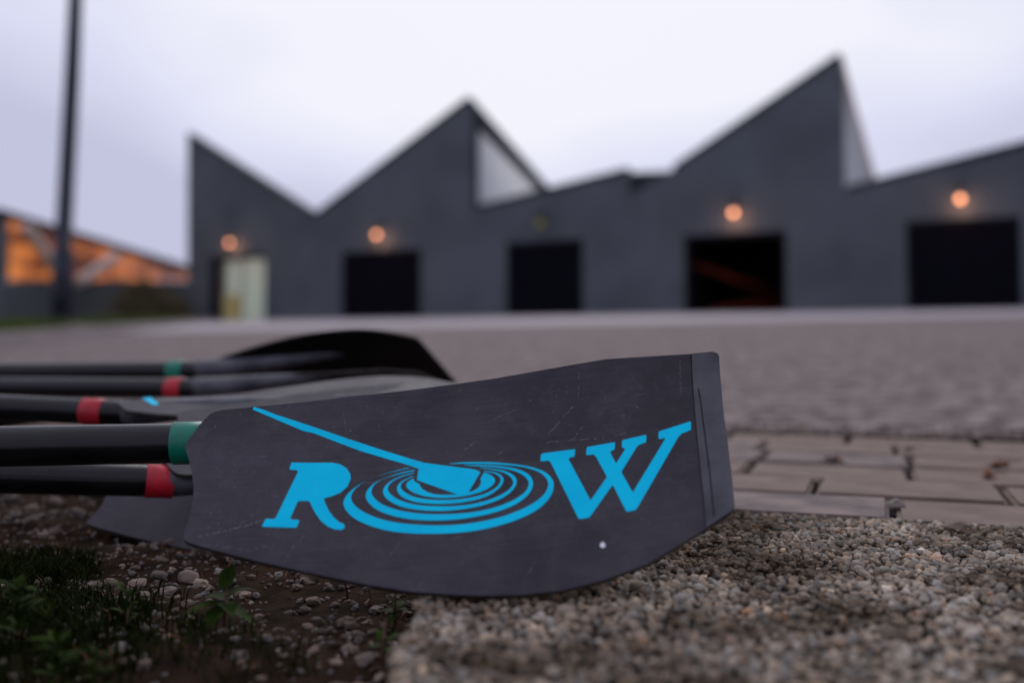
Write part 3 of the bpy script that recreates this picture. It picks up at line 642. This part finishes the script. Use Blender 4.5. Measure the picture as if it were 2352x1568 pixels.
# ------------------------------------------------------------------ weeds, moss and dry leaves
def leaf_v(p, d, up, L_, w_, fold=.25, droop=.3, n_=7):
    d = d.normalized(); s = d.cross(up).normalized(); V=[]; F=[]
    for k in range(n_+1):
        t = k/n_; ww = w_*math.sin(math.pi*min(1,t**.8*.97+.03))*(1-.25*t)*(1+(.12 if k%2 else -.08)); c = p+d*L_*t - Vector((0,0,1))*droop*L_*t*t
        V += [c-s*ww+up*ww*fold, c, c+s*ww+up*ww*fold]
    for k in range(n_):
        a = k*3; F += [(a,a+1,a+4,a+3),(a+1,a+2,a+5,a+4)]
    return V,F
def weed(px, py, leaves, label, scale=1, zb=-.034, cat='weed'):
    p = at_z(px,py,zb); zz = dirt_z(p.x,p.y); o = empty('weed', loc=(p.x,p.y,zz)); tag(o,label,cat)
    bm = bmesh.new(); add_tube(bm, [(0,0,-.006),(0,.001,.012*scale),(.001,.002,.03*scale)], [.0013*scale,.0012*scale,.0006*scale], 8); bm_obj('stem', bm, M_STEM, o, True)
    for (ang, el, L_, w_, z0) in leaves:
        a = math.radians(ang); e_ = math.radians(el); d = Vector((math.cos(a)*math.cos(e_),math.sin(a)*math.cos(e_),math.sin(e_)))
        up = Vector((-math.cos(a)*math.sin(e_),-math.sin(a)*math.sin(e_),math.cos(e_)))
        V,F = leaf_v(Vector((0,0,z0*scale)), d, up, L_*scale, w_*scale); pydata('leaf', V, F, M_LEAF, o, True)
    return o
weed(515,1440,[(75,62,.026,.008,.028),(150,15,.024,.008,.02),(200,0,.034,.008,.018),(250,-15,.026,.008,.016),(300,5,.024,.007,.018),(20,25,.026,.0075,.022),(340,-5,.028,.008,.014),(110,40,.02,.006,.026)], 'small green leafy weed growing in the gravel below the lettered blade')
weed(905,1440,[(60,30,.016,.006,.012),(160,10,.016,.006,.01),(260,-5,.015,.005,.01),(330,20,.014,.005,.012)], 'tiny dark weed sprouting against the left side of the slab')
weed(880,1520,[(40,35,.018,.004,.012),(120,50,.02,.004,.012),(200,25,.016,.004,.01),(290,20,.018,.004,.01),(340,45,.02,.004,.014)], 'reddish green weed at the corner of the slab', .9)
weed(290,1450,[((i*47)%360, 25+(i*17)%55, .016+.006*((i*7)%3), .0035, .004+.0028*i) for i in range(14)], 'upright soft green weed among the moss left of the leafy weed', .75)
weed(40,1490,[((i*137)%360, 20+(i*29)%50, .018+.008*((i*7)%3), .0040, .004+.0016*i) for i in range(30)], 'bushy green weed in the mossy corner of the dirt', .85)
weed(130,1568,[((i*137)%360, 15+(i*31)%55, .016+.007*((i*5)%3), .0036, .004+.0014*i) for i in range(26)], 'feathery green weed beside the bushy weed in the moss', .75)
weed(225,1575,[((i*137)%360, 20+(i*23)%45, .016, .0034, .004+.0014*i) for i in range(18)], 'low green weed at the edge of the moss', .8)
def tuft_spots(cx, cy, r, n_):
    c = at_z(cx,cy,-.034); out = []
    for _ in range(n_):
        a = random.uniform(0,6.28); d = r*math.sqrt(random.random()); x,y = c.x+math.cos(a)*d*1.3, c.y+math.sin(a)*d
        out.append((x,y,dirt_z(x,y)))
    return out
sp = []
for (cx,cy,r,n_) in ((30,1310,.06,900),(110,1325,.035,350),(60,1390,.045,420),(200,1405,.04,200),(150,1440,.05,300),(40,1470,.06,600),(320,1390,.03,80),(260,1460,.05,160),(120,1540,.05,450),(420,1480,.04,90),(560,1540,.04,90)):
    sp += tuft_spots(cx,cy,r,n_)
tag(blades('moss_grass', sp, .006,.022,.0009, M_MOSS, 1.1), 'dark mossy grass growing over the dirt left of the slab', 'grass', kind='stuff')
sp = []
for k in range(350):
    y = random.uniform(.5,1.2); x = EDGE_X-.01-random.random()*y*.5; sp.append((x,y,dirt_z(x,y)+.001))
tag(blades('dry_straw', sp, .004,.014,.0009, M_DRY, 2.6), 'brown bits of dry straw strewn over the dirt', 'straw', kind='stuff')
def dry_leaf(zx, zy, r, label):
    p = at_z(*z7(zx,zy), .002); o = empty('dry_leaf', loc=(p.x,p.y,.001)); tag(o,label,'dry leaf','dry leaves on the pavers')
    for k in range(6):
        a = random.uniform(0,6.28); e_ = random.uniform(.1,.6); d = Vector((math.cos(a)*math.cos(e_),math.sin(a)*math.cos(e_),math.sin(e_)))
        up = Vector((-math.cos(a)*math.sin(e_),-math.sin(a)*math.sin(e_),math.cos(e_)))
        V,F = leaf_v(Vector((0,0,.001)), d, up, r*random.uniform(.6,1.1), r*.26, fold=random.uniform(-.5,.6), droop=random.uniform(.1,.5)); pydata('lobe', V, F, M_DRY, o, True)
    bm = bmesh.new(); a = random.uniform(0,1); add_tube(bm, [(0,0,.003),(r*.8*math.cos(a),r*.8*math.sin(a),.006),(r*1.6*math.cos(a+.2),r*1.6*math.sin(a+.2),.004)], .0008, 6); bm_obj('stalk', bm, M_DRY, o)
dry_leaf(820,330,.030,'curled rusty brown dry leaf on the third paver row')
dry_leaf(2120,380,.034,'ragged brown dry leaf with a stalk toward the end of the pavers')
dry_leaf(2060,470,.022,'small torn brown leaf fragment beside the ragged dry leaf')
dry_leaf(1420,250,.018,'shrivelled dark leaf stuck in a joint behind the rusty leaf')

# ------------------------------------------------------------------ the long dark hall with the zigzag roof
FA = Vector((14.5,32,0)); FD = Vector((-1.83,1,0)).normalized(); FN = Vector((-FD.y,FD.x,0)); 
if FN.y < 0: FN = -FN                       # pointing into the building
GB = .93
def fac(x, y):
    d = ray(x,y); t = (FA-CAMP).dot(FN)/d.dot(FN); return CAMP+d*t
def facb(x): p = fac(x,700); return Vector((p.x,p.y,GB))
hall = empty('zigzag_hall', loc=facb(1300)); tag(hall, 'long dark grey hall with a zigzag gabled roofline and garage doors', 'building')
def child(o): 
    o.parent = hall; o.matrix_parent_inverse = hall.matrix_world.inverted(); return o
bpy.context.view_layer.update()
TV = FN*.35
DOORS = [(480,610,586),(783,967,574),(1162,1340,552),(1571,1808,534),(2083,2350,501)]
def wall_piece(top, x0, x1, doors):
    pts = [facb(x0)]
    for (a,b,t) in doors:
        za = fac((a+b)/2,t).z; A,B = facb(a),facb(b)
        pts += [A, Vector((A.x,A.y,za)), Vector((B.x,B.y,za)), B]
    pts += [facb(x1)] + [fac(*p) for p in top]
    return child(prism('wall', pts, TV, M_WALL))
wall_piece([(722,496),(431,309)], 431, 722, [DOORS[0]])
wall_piece([(1085,480),(1085,262),(1078,226),(722.5,496)], 722.5, 1085, [DOORS[1]])
wall_piece([(1442,392),(1250,437),(1086,482)], 1085.5, 1442, [DOORS[2]])
wall_piece([(1938,432),(1931,126),(1548,386),(1442.5,452)], 1442.5, 1938, [DOORS[3]])
wall_piece([(2900,190),(2352,340),(1938.5,437)], 1938.5, 2900, [DOORS[4],(2560,2850,478)])
# roof edges (copings), each along one slope
def coping(a, b, w_=.22, over=.10):
    A,B = fac(*a),fac(*b); d = (B-A).normalized(); nrm = Vector((0,0,1)); nrm = (nrm-d*nrm.dot(d)).normalized()
    pts = [A-nrm*.05-FN*.06, B-nrm*.05-FN*.06, B+nrm*over-FN*.06, A+nrm*over-FN*.06]
    child(prism('coping', pts, FN*(w_+.35), M_ROOF))
coping((431,309),(720,494)); coping((724,494),(1077,227)); coping((1092,478),(1440,391)); coping((1549,385),(1930,127)); coping((1945,434),(2900,190))
# north-light triangle right of the second gable
tri = [fac(1086,266)+FN*.12, fac(1248,438)+FN*.12, fac(1086,481)+FN*.12]
child(pydata('light_panel', tri, [(0,1,2)], M_PANEL))
child(prism('rafter', [fac(1079,226)+FN*.02, fac(1256,430)+FN*.02, fac(1240,440)+FN*.02, fac(1086,282)+FN*.02], FN*.3, M_ROOF))
child(prism('panel_frame', [fac(1086,275)+FN*.04, fac(1097,290)+FN*.04, fac(1097,478)+FN*.04, fac(1086,481)+FN*.04], FN*.07, M_ROOF))
child(prism('roof', [fac(1442,392)+FN*.4, fac(1442,450)+FN*.4, fac(1548,388)+FN*.4], FN*3, M_ROOF))
# right of the third gable
tri = [fac(1938,150)+FN*.12, fac(2008,419)+FN*.12, fac(1939,434)+FN*.12]
child(pydata('light_panel', tri, [(0,1,2)], M_PANEL))
child(prism('rafter', [fac(1932,126)+FN*.02, fac(2012,417)+FN*.02, fac(2003,421)+FN*.02, fac(1938,172)+FN*.02], FN*.3, M_BRACE))
# body behind: side wall, back wall, low roof and roof slopes falling away behind every gable
LC = facb(431)+FN*.36; RC = facb(2900)+FN*.36; DEP = 13
def quad(name, pts, m): return child(pydata(name, pts, [(0,1,2,3)] if len(pts)==4 else [(0,1,2)], m))
zl = fac(431,309).z
child(prism('side_wall', [LC, LC+FN*DEP, LC+FN*DEP+Vector((0,0,2.6)), Vector((LC.x,LC.y,zl-.1))], -FD*.3, M_WALL))
child(prism('back_wall', [LC+FN*DEP, RC+FN*DEP, RC+FN*DEP+Vector((0,0,2.6)), LC+FN*DEP+Vector((0,0,2.6))], FN*.3, M_WALL))
child(prism('side_wall', [RC, RC+FN*DEP, RC+FN*DEP+Vector((0,0,2.6)), RC+Vector((0,0,4))], FD*.3, M_WALL))
def slope(name, pts):
    back = sum((p for p in pts), Vector())/len(pts)+FN*DEP; A,B = pts[0],pts[-1]
    b0 = Vector((A.x,A.y,GB+2.62))+FN*DEP; b1 = Vector((B.x,B.y,GB+2.62))+FN*DEP
    V = [p+FN*.36-Vector((0,0,.06)) for p in pts]+[b0,b1]; n_ = len(pts); F = []
    for i in range(n_-1): F.append((i,i+1,n_ if i < (n_-1)/2 else n_+1))
    mid = n_//2; F.append((mid,n_+1,n_)) if n_ > 2 else F.append((1,n_+1,n_))
    child(pydata(name, V, F, M_ROOF))
slope('roof', [fac(431,309),fac(722,496)]); slope('roof', [fac(722,496),fac(1078,228)]); slope('roof', [fac(1256,434),fac(1442,392)])
slope('roof', [fac(1442,410),fac(1548,386),fac(1930,128)]); slope('roof', [fac(2010,420),fac(2900,190)])
# doors
for i,(a,b,t) in enumerate(DOORS+[(2560,2850,478)]):
    A,B = facb(a),facb(b); zt = fac((a+b)/2,t).z; wd = (B-A).length; dx = (B-A).normalized(); hh = zt-GB
    M = frame(dx, FN, Vector((0,0,1)), A)
    bm = bmesh.new(); f_ = .16
    add_box(bm, 0,f_,.10,.33,0,hh,M); add_box(bm, wd-f_,wd,.10,.33,0,hh,M); add_box(bm, f_,wd-f_,.10,.33,hh-.18,hh,M)
    child(bm_obj('door_frame', bm, M_FRAME))
    if i == 0:                              # glazed entrance with pale curtains
        d = wd*.30; y0 = .27
        bm = bmesh.new(); add_box(bm, f_,d*.5,.2,.26,0,hh-.18,M); child(bm_obj('door_leaf', bm, M_FRAME))
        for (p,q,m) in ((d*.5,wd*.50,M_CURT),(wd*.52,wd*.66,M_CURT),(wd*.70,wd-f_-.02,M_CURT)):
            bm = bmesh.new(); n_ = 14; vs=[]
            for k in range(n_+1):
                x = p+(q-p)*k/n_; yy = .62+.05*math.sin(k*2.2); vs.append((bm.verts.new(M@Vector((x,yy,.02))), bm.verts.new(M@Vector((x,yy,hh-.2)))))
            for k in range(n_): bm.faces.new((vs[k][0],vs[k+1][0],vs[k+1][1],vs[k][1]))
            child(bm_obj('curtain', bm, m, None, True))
        bm = bmesh.new(); add_box(bm, d*.5,wd*.42,.42,.56,0,hh*.42,M); child(bm_obj('display_board', bm, M_YEL))
        for (p,q) in ((d*.5,wd*.51),(wd*.53,wd-f_)):
            bm = bmesh.new(); add_box(bm, p,q,.21,.225,0.02,hh-.18,M); child(bm_obj('glass_pane', bm, M_GLASS))
        bm = bmesh.new(); add_box(bm, wd*.51,wd*.53,.19,.25,0,hh-.18,M); child(bm_obj('mullion', bm, M_FRAME))
        bm = bmesh.new(); add_box(bm, f_,wd-f_,.40,2.2,-.02,.0,M); add_box(bm, f_,wd-f_,2.2,2.3,0,hh,M); child(bm_obj('lobby', bm, M_CURT))  # lobby shell shares the curtains' added glow
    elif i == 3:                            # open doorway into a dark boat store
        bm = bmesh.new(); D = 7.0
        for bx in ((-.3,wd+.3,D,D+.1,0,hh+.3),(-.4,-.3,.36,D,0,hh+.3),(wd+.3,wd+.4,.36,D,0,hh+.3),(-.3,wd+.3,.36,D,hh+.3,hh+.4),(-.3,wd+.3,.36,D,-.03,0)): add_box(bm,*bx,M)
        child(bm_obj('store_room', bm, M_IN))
    else:
        n_ = 6; bm = bmesh.new()
        for k in range(n_):
            z0 = (hh-.18)*k/n_; add_box(bm, f_,wd-f_,.2+(.0),.26,z0+.012,(hh-.18)*(k+1)/n_-.012,M)
        add_box(bm, f_,wd-f_,.23,.25,0,hh-.18,M)
        child(bm_obj('roller_door', bm, M_DOOR))
# hulls stored in the open doorway
a,b,t = DOORS[3]; A,B = facb(a),facb(b); wd = (B-A).length; M = frame((B-A).normalized(), FN, Vector((0,0,1)), A)
for (p,q,r,lab) in (((.0,.9,2.05),(2.6,4.8,.9),.16,'reddish boat hull leaning across the upper part of the open doorway'),((.5,1.5,.32),(3.2,5.5,.75),.2,'dull red boat hull lying low inside the open doorway')):
    bm = bmesh.new(); P_,Q_ = M@Vector(p),M@Vector(q); pts = [P_.lerp(Q_,k/12) for k in range(13)]
    add_tube(bm, pts, [(max(.02,r*math.sin(math.pi*(k+.5)/13)*1.3),max(.02,r*math.sin(math.pi*(k+.5)/13))) for k in range(13)], 12)
    tag(bm_obj('boat_hull', bm, M_HULL, None, True), lab, 'boat')
# wall lamps
def wall_lamp(px, py, lit, label, k=1.0):
    p = fac(px,py)-FN*.42; o = empty('wall_lamp', frame(FD*-1,FN,Vector((0,0,1)),p)); tag(o,label,'lamp','wall lamps over the doors')
    bm = bmesh.new(); add_tube(bm, [(0,.42,.30),(0,.28,.42),(0,.12,.46),(0,.02,.38),(0,0,.26)], .02, 8); add_box(bm,-.07,.07,.39,.425,.2,.4); bm_obj('bracket', bm, M_IRON, o)
    bm = bmesh.new(); add_tube(bm, [(0,0,.28),(0,0,.22),(0,0,.10),(0,0,.09)], [.05,.07,.22,.225], 20, cap=False); bm_obj('shade', bm, M_IRON, o, True)
    bm = bmesh.new(); bmesh.ops.create_uvsphere(bm, u_segments=16, v_segments=10, radius=(.105 if lit else .17)*k)
    for v in bm.verts: v.co.z = v.co.z*.95-.06
    bm_obj('globe', bm, M_LAMP if lit else M_LAMPOFF, o, True)
    if lit:
        ld = bpy.data.lights.new('bulb','POINT'); ld.energy = 16; ld.color = (1,.5,.28); ld.shadow_soft_size = .1
        lo = bpy.data.objects.new('bulb', ld); COL.objects.link(lo); lo.parent = o; lo.location = (0,0,-.2)
wall_lamp(542,556,True,'glowing warm wall lamp over the glazed entrance with pale curtains',.9)
wall_lamp(878,537,True,'glowing warm wall lamp over the roller door next to the glazed entrance')
wall_lamp(1252,512,False,'dull yellow unlit wall lamp over the roller door below the white roof light')
wall_lamp(1692,487,True,'glowing warm wall lamp over the open doorway')
wall_lamp(2208,455,True,'glowing warm wall lamp over the roller door beside the open doorway')

# ------------------------------------------------------------------ lower hall with glowing glazing, on the left
GA = at_y(8,700,40); GBp = at_y(520,700,60); GA.z = GBp.z = GB-.1; GD = (GBp-GA).normalized(); GN = Vector((-GD.y,GD.x,0))
if GN.y < 0: GN = -GN
def gl(x,y): d = ray(x,y); t = (GA-CAMP).dot(GN)/d.dot(GN); return CAMP+d*t
def glb(x): p = gl(x,700); return Vector((p.x,p.y,.5))
gh = empty('glazed_hall', loc=glb(200)); tag(gh, 'low dark building with an orange lit glass front and sloping roof', 'building'); bpy.context.view_layer.update()
def gchild(o): o.parent = gh; o.matrix_parent_inverse = gh.matrix_world.inverted(); return o
gchild(prism('wall', [glb(5),glb(500),gl(500,645),gl(5,645)], GN*.4, M_WALL))
gchild(prism('corner_post', [gl(5,644.5),gl(20,644.5),gl(20,490),gl(5,486)], GN*.4, M_WALL))
gchild(prism('roof_edge', [gl(0,478),gl(500,630),gl(500,648),gl(0,498)], GN*.9-GD*0, M_ROOF))
def topy(x): return 478+(x-0)*(152/500)+17
gxs = [21,95,175,255,335,415,495]
for a,b in zip(gxs,gxs[1:]):
    gchild(prism('window_pane', [gl(a+1,643.5),gl(b-3,643.5),gl(b-3,topy(b-3)),gl(a+1,topy(a+1))] if topy(b)<641 else [gl(a+1,643.5),gl(b-3,643.5),gl(b-3,642),gl(a+1,topy(a+1))], GN*.05, M_WIN))
    gchild(prism('mullion', [gl(b-3,643.5),gl(b+1,643.5),gl(b+1,topy(b)),gl(b-3,topy(b))], GN*.12, M_ROOF))
for (p,q) in (((42,520),(132,648)),((162,648),(252,588))):
    A,B = gl(*p)-GN*.35, gl(*q)-GN*.35; bm = bmesh.new(); add_tube(bm,[A,B],.25,8); gchild(bm_obj('brace', bm, M_BRACE))
lz = gl(5,486).z
gchild(prism('side_wall', [glb(5)+GN*.41, glb(5)+GN*10, Vector((*(glb(5)+GN*10).xy, lz*.8)), Vector((*(glb(5)+GN*.41).xy, lz))], GD*.3, M_WALL))
gchild(pydata('roof', [gl(0,480)+GN*.9, gl(500,632)+GN*.9, gl(500,640)+GN*10-Vector((0,0,.6)), gl(0,486)+GN*10-Vector((0,0,.8))], [(0,1,2,3)], M_ROOF))

# ------------------------------------------------------------------ lamp post and bush
pp = at_y(141,744,14.2); pp.z = gz(pp.x,14.2)+KERB-.01; po = empty('lamp_post', loc=pp); tag(po, 'tall dark blue lamp post standing on the grass verge', 'lamp post')
bm = bmesh.new(); add_tube(bm, [(0,0,0),(0,0,1.1),(0,0,1.14),(.07,0,3.6),(.13,0,6.6)], [.145,.145,.118,.108,.090], 18); bm_obj('pole', bm, M_POST, po, True)
bm = bmesh.new(); add_tube(bm, [(0,0,-.05),(0,0,.05),(0,0,.06)], [.32,.32,.27], 18); bm_obj('footing', bm, M_CONC, po)
bm = bmesh.new(); add_tube(bm, [(.13,0,6.58),(.13,0,6.7),(.13,0,6.95),(.13,0,7.0)], [.08,.24,.3,.06], 18); bm_obj('lamp_head', bm, M_IRON, po)
bm = bmesh.new(); add_box(bm, -.05,.05,-.152,-.138,.45,.8); bm_obj('hatch', bm, M_IRON, po)
M_BUSH = mat('bush_leaf', (.13,.105,.055), .7, .1, col2=(.065,.055,.028), vscale=3)
def bush(px, Y, w_, h_, n_, label, seed):
    r = random.Random(seed); b = at_y(px,700,Y); z0 = gz(b.x,Y)+KERB-.012; o = empty('bush', loc=(b.x,Y,z0)); tag(o,label,'bush'); bm = bmesh.new()
    for k in range(14):
        a = r.uniform(0,6.28); d = r.uniform(.2,.9)*w_*.5; add_tube(bm, [(0,0,-.03),(math.cos(a)*d*.4,math.sin(a)*d*.4,h_*.4),(math.cos(a)*d,math.sin(a)*d,h_*r.uniform(.6,.95))], [.02,.012,.004], 5)
    bm_obj('stem', bm, M_STEM, o); V,F = [],[]
    for k in range(n_):
        a = r.uniform(0,6.28); t = r.random()**.5; zz = r.random(); rr = w_*.5*t*(1-.55*zz**2)*(1+.25*math.sin(a*5+zz*7)); c = Vector((math.cos(a)*rr,math.sin(a)*rr,h_*(.08+.92*zz)*(1-.2*t)))
        d = Vector((r.gauss(0,1),r.gauss(0,1),r.gauss(0,.7))).normalized(); s = d.orthogonal().normalized(); l = r.uniform(.05,.11); i = len(V)
        V += [c-s*l*.4, c+d*l*.9, c+s*l*.4, c-d*l*.6]; F.append((i,i+1,i+2,i+3))
    pydata('foliage', V, F, M_BUSH, o)
bush(330,43,2.9,1.9,5600,'olive brown bush growing against the low dark building',3)
bush(385,45,2.2,1.3,3600,'low brownish bush beside the corner of the zigzag hall',5)
scene.render.resolution_x = 1024; scene.render.resolution_y = 682
